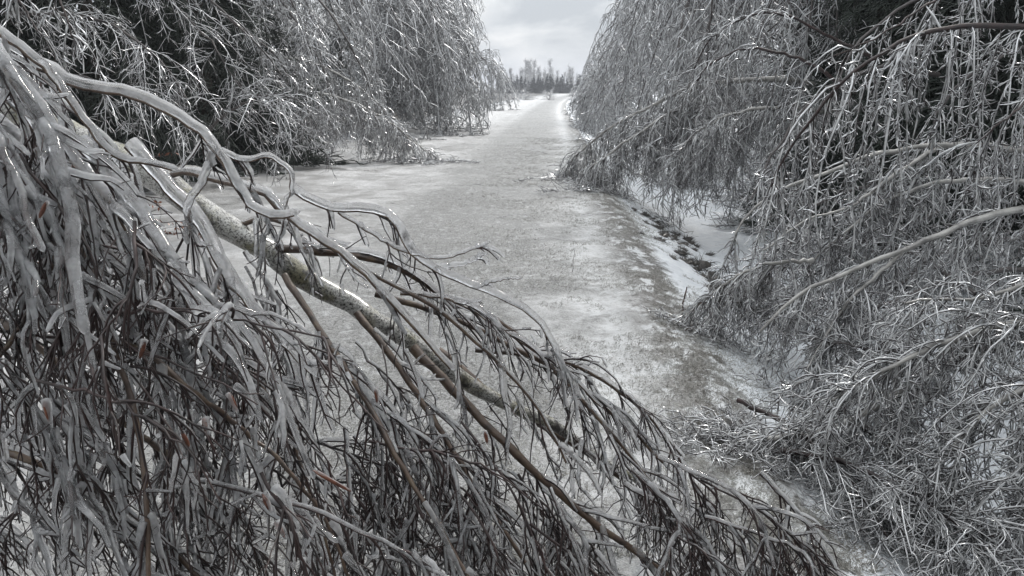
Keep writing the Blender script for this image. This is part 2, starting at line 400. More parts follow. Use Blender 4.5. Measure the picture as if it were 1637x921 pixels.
protos = []
BACK = [(3.6, -2.2), (-1.6, -4.6), (1.6, -4.6), (5.4, .4)]  # unseen spruces added beside and behind the camera to darken the foreground
LS = 'dark spruce in the wood on the left, behind the icy branches'
RS = 'dark spruce in the wood on the right, behind the icy branches'
for k in range(2):
    protos.append(spruce_mesh(10.5, 2.1, 260, 17, .014, M_SPRUCE, 'spruce_tree', LS, 'spruce', uvpt(-8.4-k*1.4, 11+k*3.4), 'spruces in the wood on the left'))
spots = [(-7.3, 13.2), (-7.0, 16.6), (-8.0, 7.6), (-9.8, 5.4), (-9.0, 9.3), (-11.5, 8.2), (-13.0, 12.), (-11.2, 17.), (-8.6, 18.0), (-13.8, 18.), (-9.4, 22.), (-12, 26.), (-15, 24), (-9.6, 30), (-13, 34), (-10.5, 41), (-9.2, 52)]
for i, (u, v) in enumerate(spots):
    dup(protos[i % 2], uvpt(u, v), rng.random()*6, .9+.35*rng.random())
rspots = [(5.7, 8.9), (5.2, 11.8), (5.6, 14.4), (6.6, 7.0), (8.6, 8.6), (10.6, 10.4), (6.8, 12.4), (9.2, 14.2), (12.6, 13.), (7.4, 17.6), (11., 19.), (8.2, 24), (12.5, 26), (10.2, 33), (13, 40), (10.4, 48), (7.6, 6.2), (10.2, 5.6)]
for i, (u, v) in enumerate(rspots):
    d_ = dup(protos[i % 2], uvpt(u, v), rng.random()*6, .9+.3*rng.random(), RS); d_['group'] = 'spruces in the wood on the right'

for i, (u, v) in enumerate(BACK):
    d_ = dup(protos[i % 2], uvpt(u, v), rng.random()*6, 1.1, 'unseen spruce added beside and behind the viewer to shade the foreground'); d_['group'] = 'added spruces that shade the near end of the path'

# ------------------------------------------------------------------ icy broad-leaved trees
def icy_set(levels, thick, sides=(4, 3, 3), core=.5, mat_ice=M_MILK, mat_core=M_TWIG, parent=None, off=.35):
    """crown of ice-coated twigs: pale ice bars with a dark twig showing at their underside"""
    ice = Bag(); cor = Bag()
    for lv, P in enumerate(levels):
        n, K, _ = P.shape; r = thick[lv]
        rr = r*(.75+.5*rng.random(n))
        R = taper(n, K, rr, rr*.72)
        if K > 4: R = R*(1+.18*rng.normal(size=(n, K)))
        R[:, 0] *= .5; R[:, -1] *= .55
        ice.tubes(P, R, sides[min(lv, len(sides)-1)])
        sel = rng.random(n) < core
        Pc = P[sel].copy(); Pc[:, :, 2] -= (R[sel]*off*2); Pc[:, :, 1] -= R[sel]*off*1.4
        cor.tubes(Pc, taper(len(Pc), K, rr[sel]*.66, rr[sel]*.34), 3)
    ice.build('crown', mat_ice, parent)
    cor.build('twigs', mat_core, parent)

def keep_side(P, lim):
    """branches that do not reach over the open middle of the path"""
    if lim is None: return P
    u = P[:, :, 0]-road_x(P[:, :, 1]); z = np.clip(P[:, :, 2], 0, 9)
    sgn, a, b = lim
    return P[((u*sgn) > (a + b*z)).all(1)]
def weeping(name, label, base, H, lean, spread, nb, dens, thick, cat='birch', group=None, mats=(M_MILKF, M_TWIGF), droop=.2, trunk_r=.09, n3=3.2, t0=.12, l2=(.25, .55), lim=None):
    """birch weighed down by ice: stem bent over, every branch hanging"""
    base = np.array(base); lean = np.array([lean[0], lean[1], 0.])
    r = thing(name, tuple(base), label, cat, group)
    sp = spline([base-[0, 0, .15], base+lean*.12+[0, 0, H*.55], base+lean*.5+[0, 0, H*.95], base+lean*.95+[0, 0, H*.9], base+lean*1.3+[0, 0, H*.62]], 18, .02)[None]
    Bag().tubes(sp, taper(1, 18, trunk_r, .015), 7).build('trunk', M_PALE, r)
    # main boughs
    n = nb; pos, d, t, i, L_ = sprout(sp, n, t0, 1, (.5, 1.2), (0, 0, .4))
    ln = .55*spread + (pos[:, 2]-base[2]+.3)*(.6+.55*rng.random(n))
    B1 = grow(pos, d + norm(lean)*.75 + np.array([0, 0, .25]), ln, 14, .19, .06, .03)
    B1 = keep_side(B1, lim); n = len(B1)
    limb = Bag().tubes(B1, taper(n, 14, trunk_r*.32, .006), 4); limb.build('limbs', mats[1], r)
    n2 = int(nb*dens); pos, d, t, i, L_ = sprout(B1, n2, .12, 1, (.5, 1.3), (0, 0, -.2))
    B2 = grow(pos, d, (l2[0]+(l2[1]-l2[0])*rng.random(n2))*spread*(1.1-.4*t)*.75, 8, .20, .13, .10); B2 = keep_side(B2, lim); n2 = len(B2)
    n3_ = int(n2*n3); pos, d, t, i, L_ = sprout(B2, n3_, .1, 1, (.5, 1.2), (0, 0, -.2))
    B3 = grow(pos, d, L_*(.2+.35*rng.random(n3_)), 5, .2, .17, .12); B3 = keep_side(B3, lim)
    icy_set([B1, B2, B3], [thick*1.6, thick, thick*.75], core=.65, mat_ice=mats[0], mat_core=mats[1], parent=r)
    return r
rng = np.random.default_rng(21)
GB = 'ice-laden birches bent over the path'
# left side, from far to near
weeping('bent_birch', 'small icy birch bent to the ground, farthest on the left of the path', uvpt(-7.2, 68), 4.4, (1.6, -1), 2.2, 50, 16, .020, group=GB, l2=(.2, .4), lim=(-1, 2.4, .4))
weeping('bent_birch', 'tall weeping icy birch on the left whose crown borders the sky', uvpt(-8.6, 39), 10.5, (1.5, -1.0), 3.4, 110, 18, .016, group=GB, lim=(-1, 2.35, .18))
weeping('bent_birch', 'dense ice-grey birch on the left, its hanging crown ending on the path like a skirt', uvpt(-7.6, 34), 6.6, (2.0, -1), 3.0, 110, 20, .015, group=GB, lim=(-1, 2.35, .18))
weeping('bent_birch', 'grey icy birch standing between the skirted birch and the low arched bough', uvpt(-9.5, 27), 8.5, (1.3, -1.0), 3.0, 70, 18, .013, group=GB, lim=(-1, 2.35, .18))
weeping('bent_birch', 'tall ice-grey birch standing behind the low arched bough on the left', uvpt(-9.2, 21), 8.5, (1.2, -.6), 2.6, 48, 17, .011, group=GB, lim=(-1, 3.2, .1))
# right side
weeping('bent_birch', 'far ice-laden birch at the right edge of the path, next to the sky', uvpt(5.0, 47), 8.0, (-1.0, -1), 3.0, 70, 18, .017, group=GB, lim=(1, .7, .33))
weeping('bent_birch', 'low icy birch crouched beside the far right edge of the path', uvpt(3.9, 57), 3.6, (-1.2, -.5), 2.2, 40, 16, .018, group=GB, l2=(.2, .4), lim=(1, .6, .3))
weeping('bent_birch', 'low grey icy birch at the right edge below the tall weeping one', uvpt(4.2, 39), 4.4, (-1.4, -.5), 2.4, 50, 16, .015, group=GB, lim=(1, .6, .3))
weeping('bent_birch', 'tall grey weeping birch on the right whose crown edge borders the sky', uvpt(6.6, 34), 10.5, (-1.0, -1.0), 3.2, 110, 19, .015, group=GB, lim=(1, .7, .33))
weeping('bent_birch', 'grey drooping birch on the right behind the long arched bough', uvpt(6.6, 24), 8.6, (-1.0, -.6), 2.8, 110, 19, .012, group=GB, lim=(1, .7, .33))
weeping('bent_birch', 'tall icy birch at the top of the right wood, behind the two thin dark arcs', uvpt(6.4, 15.5), 8.5, (-1.6, -.5), 2.9, 75, 19, .010, group=GB, lim=(1, 1.2, .2))

def arched(name, label, spines, radii, n1, l1, n2, l2, thick, droop=(.3, .3), n3=0, bark=M_PALE, cat='birch', group=GB, mats=(M_MILK, M_TWIG), a1=(.5, 1.2), b1=(0, 0, -.3), core=.8, st=.05, root=None, wander=.08, back=None):
    """a bough or stem bent into an arch with twigs hanging from it; spines are lists of (x, y, distance)"""
    W_ = [spline([px(*q) for q in s], 26, .0009*s[0][2]**1.2/1.4) for s in spines]
    if root is not None:
        W_[0] = spline(np.concatenate([[np.array(root)-[0, 0, .1]], [np.array(root)*.55+W_[0][0]*.45+[0, 0, .25]], W_[0][::4], W_[0][-1:]]), 34, .006)
    b = W_[0][0] if root is None else np.array(root)
    r = thing(name, tuple(b), label, cat, group)
    lv1 = []
    for k, w in enumerate(W_):
        K = len(w)
        Bag().tubes(w[None], taper(1, K, radii[k][0], radii[k][1]), 8).build('trunk' if k == 0 else 'branch', bark, r)
        lens = np.linalg.norm(np.diff(w, axis=0), axis=1).sum(); n = int(n1[k] if isinstance(n1, (list, tuple)) else n1)
        pos, d, t, i, L_ = sprout(w[None], n, st, 1, a1, b1)
        lv1.append(grow(pos, d, (l1[0]+(l1[1]-l1[0])*rng.random(n)), 10, droop[0], wander, .05))
    B1 = np.concatenate(lv1); lv = [B1]
    m = len(B1)*n2; pos, d, t, i, L_ = sprout(B1, m, .06, 1, (.5, 1.35), (0, 0, 0))
    B2 = grow(pos, d, l2[0]+(l2[1]-l2[0])*rng.random(m)*(1.1-.5*t), 6, droop[1], .2, .12); lv.append(B2)
    th = [thick, thick*.8]
    if n3:
        m = int(len(B2)*n3); pos, d, t, i, L_ = sprout(B2, m, .15, 1, (.5, 1.3))
        lv.append(grow(pos, d, l2[0]*.5+(l2[1]-l2[0])*.4*rng.random(m), 4, droop[1], .2, .12)); th.append(thick*.65)
    icy_set(lv, th, core=core, mat_ice=mats[0], mat_core=mats[1], parent=r)
    return r
rng = np.random.default_rng(5)
# left: arch at 18 m, with its curtain of twigs on the path
arched('bent_birch', 'low arched birch on the left with a curtain of twigs touching the path',
       [[(400, 150, 17.3), (440, 140, 17.6), (520, 150, 18), (600, 180, 18.2), (650, 218, 18.4), (688, 248, 18.6)],
        [(450, 95, 18.7), (490, 95, 18.8), (560, 130, 19), (620, 185, 19), (645, 240, 19)]],
       [(.05, .012), (.04, .01)], [120, 80], (.5, 1.5), 9, (.12, .45), .0085, droop=(.45, .3), n3=.8)
# right: long arch over the ditch
arched('bent_birch', 'pale birch arched over the ditch with a wide curtain of twigs below',
       [[(1560, 330, 14), (1440, 180, 13.2), (1300, 135, 13), (1200, 127, 13), (1100, 142, 13.2), (1020, 180, 13.8), (960, 218, 14.4), (905, 262, 15)],
        [(1180, 128, 13.2), (1080, 175, 13.2), (990, 235, 13.4), (930, 280, 13.6)],
        [(1330, 180, 12), (1230, 172, 11.7), (1150, 190, 11.8), (1085, 235, 12)]],
       [(.085, .014), (.04, .01), (.04, .01)], [340, 130, 130], (.4, 1.45), 11, (.1, .40), .0072, droop=(.5, .25), n3=1.2, b1=(0, 0, -.6))
arched('bent_birch', 'upper of the two thin dark bare arcs in front of the right wood',
       [[(1400, 95, 9), (1330, 60, 9), (1250, 22, 9), (1190, 28, 9.1), (1140, 60, 9.2), (1110, 110, 9.3)]], [(.02, .006)], 40, (.15, .6), 6, (.08, .25), .0062, bark=M_TWIG, droop=(.3, .2), b1=(-.5, 0, -.2), st=.35)
arched('bent_birch', 'lower of the two thin dark bare arcs in front of the right wood',
       [[(1360, 150, 8.5), (1300, 105, 8.5), (1240, 84, 8.5), (1180, 80, 8.6), (1130, 110, 8.7), (1090, 160, 8.8)]], [(.022, .006)], 46, (.2, .7), 6, (.08, .25), .0062, bark=M_TWIG, droop=(.35, .2), st=.3)
# right, nearer: limbs crossing in from the right-hand edge
rng = np.random.default_rng(11)
arched('bent_birch', 'dark slender stem arched in from the right edge with long icy strings hanging from it',
       [[(1760, 60, 5.4), (1637, 43, 5.2), (1540, 42, 5.1), (1450, 62, 5.), (1350, 128, 5.), (1290, 200, 5.1), (1248, 262, 5.2), (1228, 318, 5.3)],
        [(1600, -60, 5.8), (1480, 10, 5.6), (1400, 60, 5.5), (1330, 90, 5.5)],
        [(1700, 110, 5), (1620, 180, 4.9), (1560, 230, 4.9)]],
       [(.024, .006), (.014, .004), (.012, .004)], [50, 14, 10], (.35, 1.15), 15, (.04, .15), .0074, bark=M_TWIG, droop=(.55, .10), n3=.9, wander=.13, b1=(-.2, 0, -.6), st=.05)
arched('bent_birch', 'pale icy birch stem lying level across the right wood under the long hanging strings',
       [[(1800, 260, 6.4), (1637, 240, 6.2), (1500, 232, 6.2), (1400, 246, 6.2), (1340, 268, 6.1), (1260, 300, 6.), (1205, 335, 6.), (1175, 375, 6.)],
        [(1640, 290, 6), (1520, 290, 6), (1420, 320, 6), (1340, 380, 6), (1290, 430, 6)],
        [(1500, 236, 6.2), (1430, 280, 6), (1360, 330, 5.9), (1290, 352, 5.8), (1220, 400, 5.7)]],
       [(.034, .008), (.022, .006), (.018, .005)], [50, 36, 36], (.2, .62), 14, (.05, .18), .0064, droop=(.45, .2), n3=1.0, b1=(0, 0, -.9))
arched('bent_birch', 'white smooth birch stem sloping down leftwards from the right edge into the ditch',
       [[(1780, 325, 5.2), (1637, 335, 5), (1560, 352, 4.9), (1450, 396, 4.8), (1370, 428, 4.8), (1270, 476, 4.8), (1215, 530, 4.9)],
        [(1300, 415, 5.4), (1240, 420, 5.4), (1180, 440, 5.5), (1125, 482, 5.6)],
        [(1450, 396, 4.8), (1370, 470, 4.8), (1330, 520, 4.8), (1290, 590, 4.7)]],
       [(.030, .008), (.016, .004), (.014, .004)], [56, 50, 44], (.2, .75), 12, (.05, .18), .0048, droop=(.35, .2), n3=1.1, b1=(0, .4, -1.))
arched('bent_birch', 'low icy limb whose fringe of fine twigs spreads over the snow strip by the ditch',
       [[(1560, 470, 5.6), (1440, 400, 6), (1340, 380, 6.3), (1255, 395, 6.4), (1215, 420, 6.3), (1195, 445, 6)],
        [(1440, 480, 5.4), (1370, 500, 5.3), (1300, 490, 5.4), (1230, 475, 5.6)],
        [(1500, 550, 4.8), (1420, 560, 4.7), (1350, 550, 4.7), (1310, 545, 4.8)]],
       [(.02, .005), (.016, .004), (.016, .004)], [60, 50, 46], (.15, .5), 12, (.05, .2), .0046, droop=(.22, .12), n3=1.2, b1=(0, 0, .1), bark=M_TWIGF)
for k, (lb, sp) in enumerate([
    ('icy thicket tree filling the upper right corner above the arched dark stem',
     [[(1800, -80, 7.4), (1640, -60, 7.2), (1500, -20, 7), (1380, 60, 7), (1330, 150, 7)], [(1700, 60, 7), (1600, 90, 6.8), (1520, 150, 6.8), (1480, 230, 6.8)], [(1800, 150, 6.6), (1690, 170, 6.6), (1610, 250, 6.5), (1570, 330, 6.4)]]),
    ('icy thicket tree in the middle of the right wood, behind the level pale stem',
     [[(1500, 120, 8.4), (1400, 110, 8.2), (1300, 160, 8), (1240, 240, 8), (1200, 320, 7.8)], [(1650, 240, 8), (1540, 270, 7.8), (1450, 330, 7.6), (1380, 420, 7.3)], [(1480, 300, 7.6), (1380, 300, 7.5), (1290, 340, 7.4), (1220, 410, 7.1)]]),
    ('icy thicket tree low on the ditch bank, behind the white smooth stem',
     [[(1780, 360, 6.2), (1640, 380, 6.1), (1520, 400, 6), (1430, 460, 5.9)], [(1640, 430, 5.8), (1540, 440, 5.7), (1440, 480, 5.6), (1380, 540, 5.4)], [(1500, 340, 6.6), (1400, 380, 6.5), (1300, 440, 6.3), (1240, 490, 6.1)]])]):
    arched('icy_thicket_tree', lb, sp, [(.03, .008), (.02, .006), (.02, .006)], [22, 20, 24], (.3, 1.0), 11, (.06, .24), .0062, droop=(.38, .2), n3=.9, b1=(0, 0, 0), group='icy thicket trees in the right wood', cat='tree', core=.8, bark=M_TWIGF)
# bottom right heap, close by
arched('bent_birch', 'thick heap of icy boughs at the right edge, nearest on the right bank',
       [[(1850, 400, 3.9), (1740, 425, 3.8), (1637, 455, 3.7), (1560, 478, 3.6), (1500, 474, 3.6), (1445, 486, 3.6)],
        [(1820, 470, 3.7), (1700, 510, 3.6), (1600, 520, 3.5), (1500, 550, 3.5), (1400, 600, 3.5), (1330, 640, 3.5)],
        [(1800, 560, 3.4), (1700, 600, 3.3), (1600, 640, 3.3), (1520, 720, 3.3), (1480, 800, 3.3)],
        [(1800, 640, 3.2), (1720, 690, 3.1), (1660, 760, 3.1), (1620, 850, 3.1)],
        [(1560, 560, 3.8), (1450, 620, 3.8), (1340, 680, 3.8), (1240, 700, 3.8), (1150, 692, 3.9)]],
       [(.03, .006), (.026, .006), (.02, .005), (.02, .005), (.03, .008)], [90, 100, 80, 70, 110], (.15, .55), 11, (.05, .17), .0042, droop=(.25, .15), n3=1.2, b1=(0, 0, -.1), bark=M_PALE, root=uvpt(3.6, 4.2))
arched('fallen_branch', 'icy branches lying on the snow along the bottom right of the bank',
       [[(1250, 720, 3.7), (1350, 740, 3.5), (1450, 790, 3.3), (1560, 850, 3.1), (1680, 880, 3.0)],
        [(1180, 640, 4.2), (1260, 680, 3.9), (1350, 760, 3.5), (1420, 860, 3.2)],
        [(1330, 640, 4), (1420, 720, 3.7), (1500, 800, 3.3), (1600, 920, 3.0)]],
       [(.014, .004), (.014, .004), (.012, .004)], [90, 60, 90], (.15, .6), 9, (.05, .18), .0036, droop=(.15, .1), n3=.6, b1=(0, 0, 0), bark=M_TWIG, group=None, cat='branch')

# left thicket in front of the spruces
rng = np.random.default_rng(31)
GL = 'icy thicket trees in the left wood'
for lb, sp, n in [
    ('icy bare tree at the top left whose twig fans hang rightwards before the dark spruces',
     [[(-250, -100, 10), (60, -110, 9.6), (250, -60, 9.4), (370, 30, 9.4), (450, 120, 9.5)], [(100, -90, 9.5), (240, -20, 9.2), (330, 60, 9.2), (390, 150, 9.2)], [(250, -110, 9.5), (400, -60, 9.5), (470, 10, 9.5), (500, 90, 9.6)]], [24, 22, 26]),
    ('icy bare tree behind the top left one, its twigs reaching down to the birches',
     [[(200, -160, 12), (380, -100, 12), (500, -10, 12), (570, 90, 12), (600, 170, 12.5)], [(300, -100, 12.5), (430, -20, 12.5), (500, 80, 12.8), (540, 170, 13)], [(350, 20, 13), (430, 80, 13), (480, 150, 13.3), (510, 220, 13.6)]], [30, 28, 26]),
    ('low grey sapling in shade under the top left tree, beside the rust-coloured leaves',
     [[(-200, 100, 9), (60, 110, 8.6), (200, 150, 8.4), (310, 210, 8.3)], [(0, 20, 9), (150, 30, 8.8), (250, 90, 8.6), (300, 160, 8.5)], [(330, 210, 9.4), (380, 170, 9.3), (440, 150, 9.2), (480, 165, 9.2)]], [40, 36, 26])]:
    arched('icy_thicket_tree', lb, sp, [(.035, .008), (.025, .006), (.02, .006)], n, (.3, 1.1), 12, (.08, .3), .0056, droop=(.22, .15), n3=.7, b1=(.3, 0, -.2), group=GL, cat='tree', core=.8, bark=M_TWIGF)
arched('icy_branch', 'icy branch tips hanging into the top left corner of the view',
       [[(-120, -90, 3), (-20, -60, 3), (30, 0, 3), (60, 50, 3)], [(-60, -80, 3.1), (60, -50, 3), (100, 10, 3), (115, 60, 3)]],
       [(.008, .003), (.008, .003)], [16, 16], (.08, .25), 6, (.03, .12), .0042, droop=(.3, .2), bark=M_TWIG, group=None, cat='branch')

def leaf_tree(name, label, c, stems, nl, R_, loc, size=.03):
    r = thing(name, loc, label, 'beech'); base = np.array(loc)
    d = rng.normal(size=(stems, 3))*.5+np.array([.3, -.1, .8]); P = grow(np.repeat(base[None], stems, 0), d, R_*(.6+.6*rng.random(stems)), 9, .12, .06, .05)
    Bag().tubes(P, taper(stems, 9, .012, .003), 4).build('stems', M_TWIG, r)
    pos, dd, t, i, L_ = sprout(P, stems*6, .3, 1); B = grow(pos, dd, .2+.4*rng.random(len(pos)), 6, .15, .1, .08)
    Bag().tubes(B, taper(len(B), 6, .004, .0015), 3).build('twigs', M_TWIG, r)
    pos, dd, t, i, L_ = sprout(B, nl, .2, 1); n = nl
    a = norm(rng.normal(size=(n, 3))+[0, 0, -1.2]); b = norm(np.cross(a, rng.normal(size=(n, 3)))); s = size*(.7+.7*rng.random(n))[:, None]
    c_ = np.cross(a, b)*s*.25
    V = np.stack([pos, pos+a*s+b*s*.45+c_, pos+a*s*2.1, pos+a*s-b*s*.45+c_], 1).reshape(-1, 3)
    mesh_obj('leaves', V, np.arange(n*4).reshape(n, 4), M_LEAF, r, smooth=False)
leaf_tree('beech_sapling', 'small beech still holding rust-brown leaves under the dark spruces on the left', None, 12, 380, 1.6, uvpt(-5.6, 9.2))
leaf_tree('beech_sapling', 'second rust-leaved beech, higher up beside the dark spruces at top left', None, 10, 260, 2.4, uvpt(-6.6, 8.4))

# ------------------------------------------------------------------ the far wood behind the open field
rng = np.random.default_rng(77)
def far_birch(label, H, loc, group):
    r = thing('far_birch', loc, label, 'birch', group); b = np.array(loc)
    tr = spline([b, b+[.1, 0, H*.5], b+[0, 0, H]], 6)[None]
    Bag().tubes(tr, taper(1, 6, .07, .02), 5).build('trunk', M_TWIGF, r)
    pos, d, t, i, L_ = sprout(tr, 46, .25, 1, (.25, .7), (0, 0, .4)); B = grow(pos, d, H*(.16+.2*rng.random(46))*(1.1-.6*t), 5, .0, .1, .05)
    pos, d, t, i, L_ = sprout(B, 420, .1, 1, (.3, .9)); C = grow(pos, d, H*(.04+.07*rng.random(420)), 4, .08, .1, .1)
    g = Bag(); g.tubes(B, taper(46, 5, .04, .02), 3); g.tubes(C, taper(420, 4, .026, .015), 3); g.build('crown', M_MILKF, r); return r
FB = 'pale icy birches of the far wood'; FS = 'dark spruces of the far wood'; FU = 'icy shrubs at the far end of the path'
fb = [far_birch('tall pale icy birch in the far wood behind the field', h, (12+6*k, 262, float(ground(12, 262))), FB) for k, h in enumerate((9.5, 7.5, 6.5))]
fs = [spruce_mesh(5.2, 1.3, 90, 9, .06, M_SPRUCEF, 'far_spruce', 'small dark spruce in the row before the far wood', 'spruce', (10+9*k, 236, float(ground(10, 236))), FS) for k in range(2)]
for k in range(90):
    x = -5+31*rng.random(); y = 250+34*rng.random()
    dup(fb[rng.choice([0, 1, 1, 2, 2])], (x, y, float(ground(x, y))), rng.random()*6, (.58+.22*rng.random())*(1.25 if 4 < x < 11 else .95))
for k in range(120):
    x = -4+28*rng.random(); y = 226+20*rng.random()
    dup(fs[k % 2], (x, y, float(ground(x, y))), rng.random()*6, .5+.5*rng.random()**1.5)
def shrub(label, R_, loc, group, cat='shrub'):
    r = thing('icy_shrub', loc, label, cat, group); b = np.array(loc)
    d = rng.normal(size=(26, 3))+[0, 0, 1.]; d[:, 2] = abs(d[:, 2])
    A = grow(np.repeat(b[None], 26, 0), d, R_*(.6+.5*rng.random(26)), 6, .16, .08, .05)
    NB = 700 if R_ < 1.45 else 260
    pos, d, t, i, L_ = sprout(A, NB, .15, 1); B = grow(pos, d, R_*(.15+.25*rng.random(NB)), 4, .25, .12, .1)
    th = R_*.0095
    Bag().tubes(A, taper(26, 6, th, th*.6), 3).build('stems', M_TWIGF, r); Bag().tubes(B, taper(NB, 4, th*.8, th*.55), 3).build('crown', M_MILK, r); return r
for k, (u, v, R_, lb) in enumerate([(4.2, 9.2, 1.0, 'icy bush on the far bank of the ditch, nearest of the row'), (4.6, 11.5, 1.2, 'second icy bush along the far bank of the ditch'), (3.9, 14.5, 1.1, 'third icy bush on the far bank under the wide curtain of twigs'), (4.4, 17.5, 1.3, 'icy bush on the far bank beyond the wide curtain of twigs'), (3.6, 21, 1.2, 'icy bush at the ditch where the path narrows in the distance'), (5.2, 7.6, 1.1, 'icy bush low behind the white smooth birch stem')]):
    b_ = shrub(lb, R_, uvpt(u, v), 'icy bushes along the ditch')
sh = [shrub('icy bush bowed down at the far end of the path', 1.5+0*k, uvpt(-2+4*k, 125), FU) for k in range(2)]
for k in range(30):
    v = 110+70*rng.random(); u = rng.choice([-1, 1])*(4.5+10*rng.random()) - 1 if v < 150 else -10+24*rng.random()
    dup(sh[k % 2], uvpt(u, v), rng.random()*6, .6+.9*rng.random())

for k in range(12):
    v = 42+60*rng.random(); dup(sh[k % 2], uvpt(2.2+3.5*rng.random(), v), rng.random()*6, .7+.6*rng.random(), 'icy bush on the snow beside the far part of the path')['group'] = 'icy bushes beside the far part of the path'

# ------------------------------------------------------------------ dark tussocks on the snowy bank, broken stems by the lip
rng = np.random.default_rng(41)
def tussock(R_, loc):
    b = np.array(loc); nth, nr = 14, 7
    th = np.arange(nth)/nth*TP; V = []
    for j in range(nr):
        ph = j/(nr-1)*math.pi/2
        for a in th:
            q = R_*(1+.35*(vnoise(math.cos(a)*2+b[0]*9+j*.7, math.sin(a)*2+b[1]*9, 2)-.5)*2)
            V.append([math.cos(a)*math.cos(ph)*q*1.3, math.sin(a)*math.cos(ph)*q*.8, math.sin(ph)*q*.55-.02])
    V = np.array(V); idx = np.arange(nth*nr).reshape(nr, nth)
    Q = np.stack([idx[:-1], np.roll(idx[:-1], -1, 1), np.roll(idx[1:], -1, 1), idx[1:]], -1).reshape(-1, 4)
    d = rng.normal(size=(70, 3)); d[:, 2] = abs(d[:, 2])*.8; s = d*[1, .7, .3]*R_*.6
    G = grow(s, d, R_*(.5+.8*rng.random(70)), 4, .3, .12, .1, clamp=False)
    v2, q2 = tubes(G, taper(70, 4, .005, .0015), 3)
    o = mesh_obj('tussock', np.concatenate([V, v2]), np.concatenate([Q, q2+len(V)]), M_CLOD)
    o.location = loc; return tag(o, 'dark withered tussock poking out of the snowy bank', 'tussock', 'dark tussocks on the snowy bank')
tp = [tussock(.10, uvpt(1.75, 8.6)), tussock(.13, uvpt(1.8, 9.6))]
for k in range(76):
    v = 6.9+6.0*rng.random(); u = 1.66+.20*rng.normal()
    c = tp[k % 2].copy(); COL.objects.link(c); c.location = uvpt(u, v); c.rotation_euler = (0, .25, rng.random()*6); s_ = .28+.5*rng.random(); c.scale = (s_, s_, s_*.8)
def stem(label, pts, r0, m=M_BROWN):
    P = spline(pts, 8, .004); o = Bag().tubes(P[None], taper(1, 8, r0, r0*.5), 6).build('broken_stem', m)
    return tag(o, label, 'stick')
def gp(x, y, dz=0.):
    """where a line of sight meets the ground"""
    for d in np.linspace(2, 30, 1200):
        p = px(x, y, d)
        if p[2] <= ground(p[0], p[1]): p[2] += dz; return p
    return p
a = gp(1090, 497); stem('short broken stem standing upright at the lip of the bank', [a-[0, 0, .05], a+[.01, 0, .09], a+[.035, .02, .19]], .010)
a, b = gp(1093, 508), gp(1120, 484); stem('short broken stick leaning right beside the upright stem', [a-[0, 0, .03], a+[.06, 0, .05], a+[.14, .02, .12]], .008)
a = gp(1128, 540); stem('long broken stick leaning right over the snow strip', [a-[0, 0, .03], a+[.08, 0, .05], a+[.18, .02, .12]], .009)
a = gp(1095, 530); stem('thin stick lying flat on the lip of the bank', [a, a+[.06, .06, .02], a+[.12, .1, .03]], .006)
a = gp(915, 435); stem('single thin dry stalk standing alone on the path', [a, a+[0.005, 0, .1], a+[.02, 0, .22]], .0022, M_TWIG)

# ------------------------------------------------------------------ foreground: birch bent down across the view, thick with clear ice
rng = np.random.default_rng(99)
def ice_over(bag, P, r, side=7, lift=1.0, lump=.14, ends=True):
    n, K, _ = P.shape
    rr = r*(.5+.8*rng.random(n))[:, None]*np.linspace(1.1, .7, K)[None]
    low = rng.random((n, K)); low = (low + np.roll(low, 1, 1))/2 - .5
    rr = rr*(1+lump*2*low)
    T = norm(P[:, -1]-P[:, -2]); T0 = norm(P[:, 1]-P[:, 0])
    up = np.zeros_like(P); up[:, :, 2] = 1; up[:, :, 0] = rng.normal(size=(n, 1))*.35; up[:, :, 1] = rng.normal(size=(n, 1))*.35
    up[:, :, 1] += .30
    tt_ = np.empty_like(P); tt_[:, 1:-1] = P[:, 2:]-P[:, :-2]; tt_[:, 0] = P[:, 1]-P[:, 0]; tt_[:, -1] = P[:, -1]-P[:, -2]; tt_ = norm(tt_)
    up = norm(up - (up*tt_).sum(-1, keepdims=True)*tt_)
    C = P + up*rr[..., None]*lift
    e1 = C[:, -1]+T*rr[:, -1:]*.8; e2 = C[:, -1]+T*rr[:, -1:]*1.4; e3 = C[:, -1]+T*rr[:, -1:]*1.7
    s0 = C[:, 0]-T0*rr[:, :1]*.3
    C = np.concatenate([s0[:, None], C, e1[:, None], e2[:, None], e3[:, None]], 1)
    R = np.concatenate([rr[:, :1]*.03, rr, rr[:, -1:]*.78, rr[:, -1:]*.38, rr[:, -1:]*.03], 1)
    bag.tubes(C, R, side)
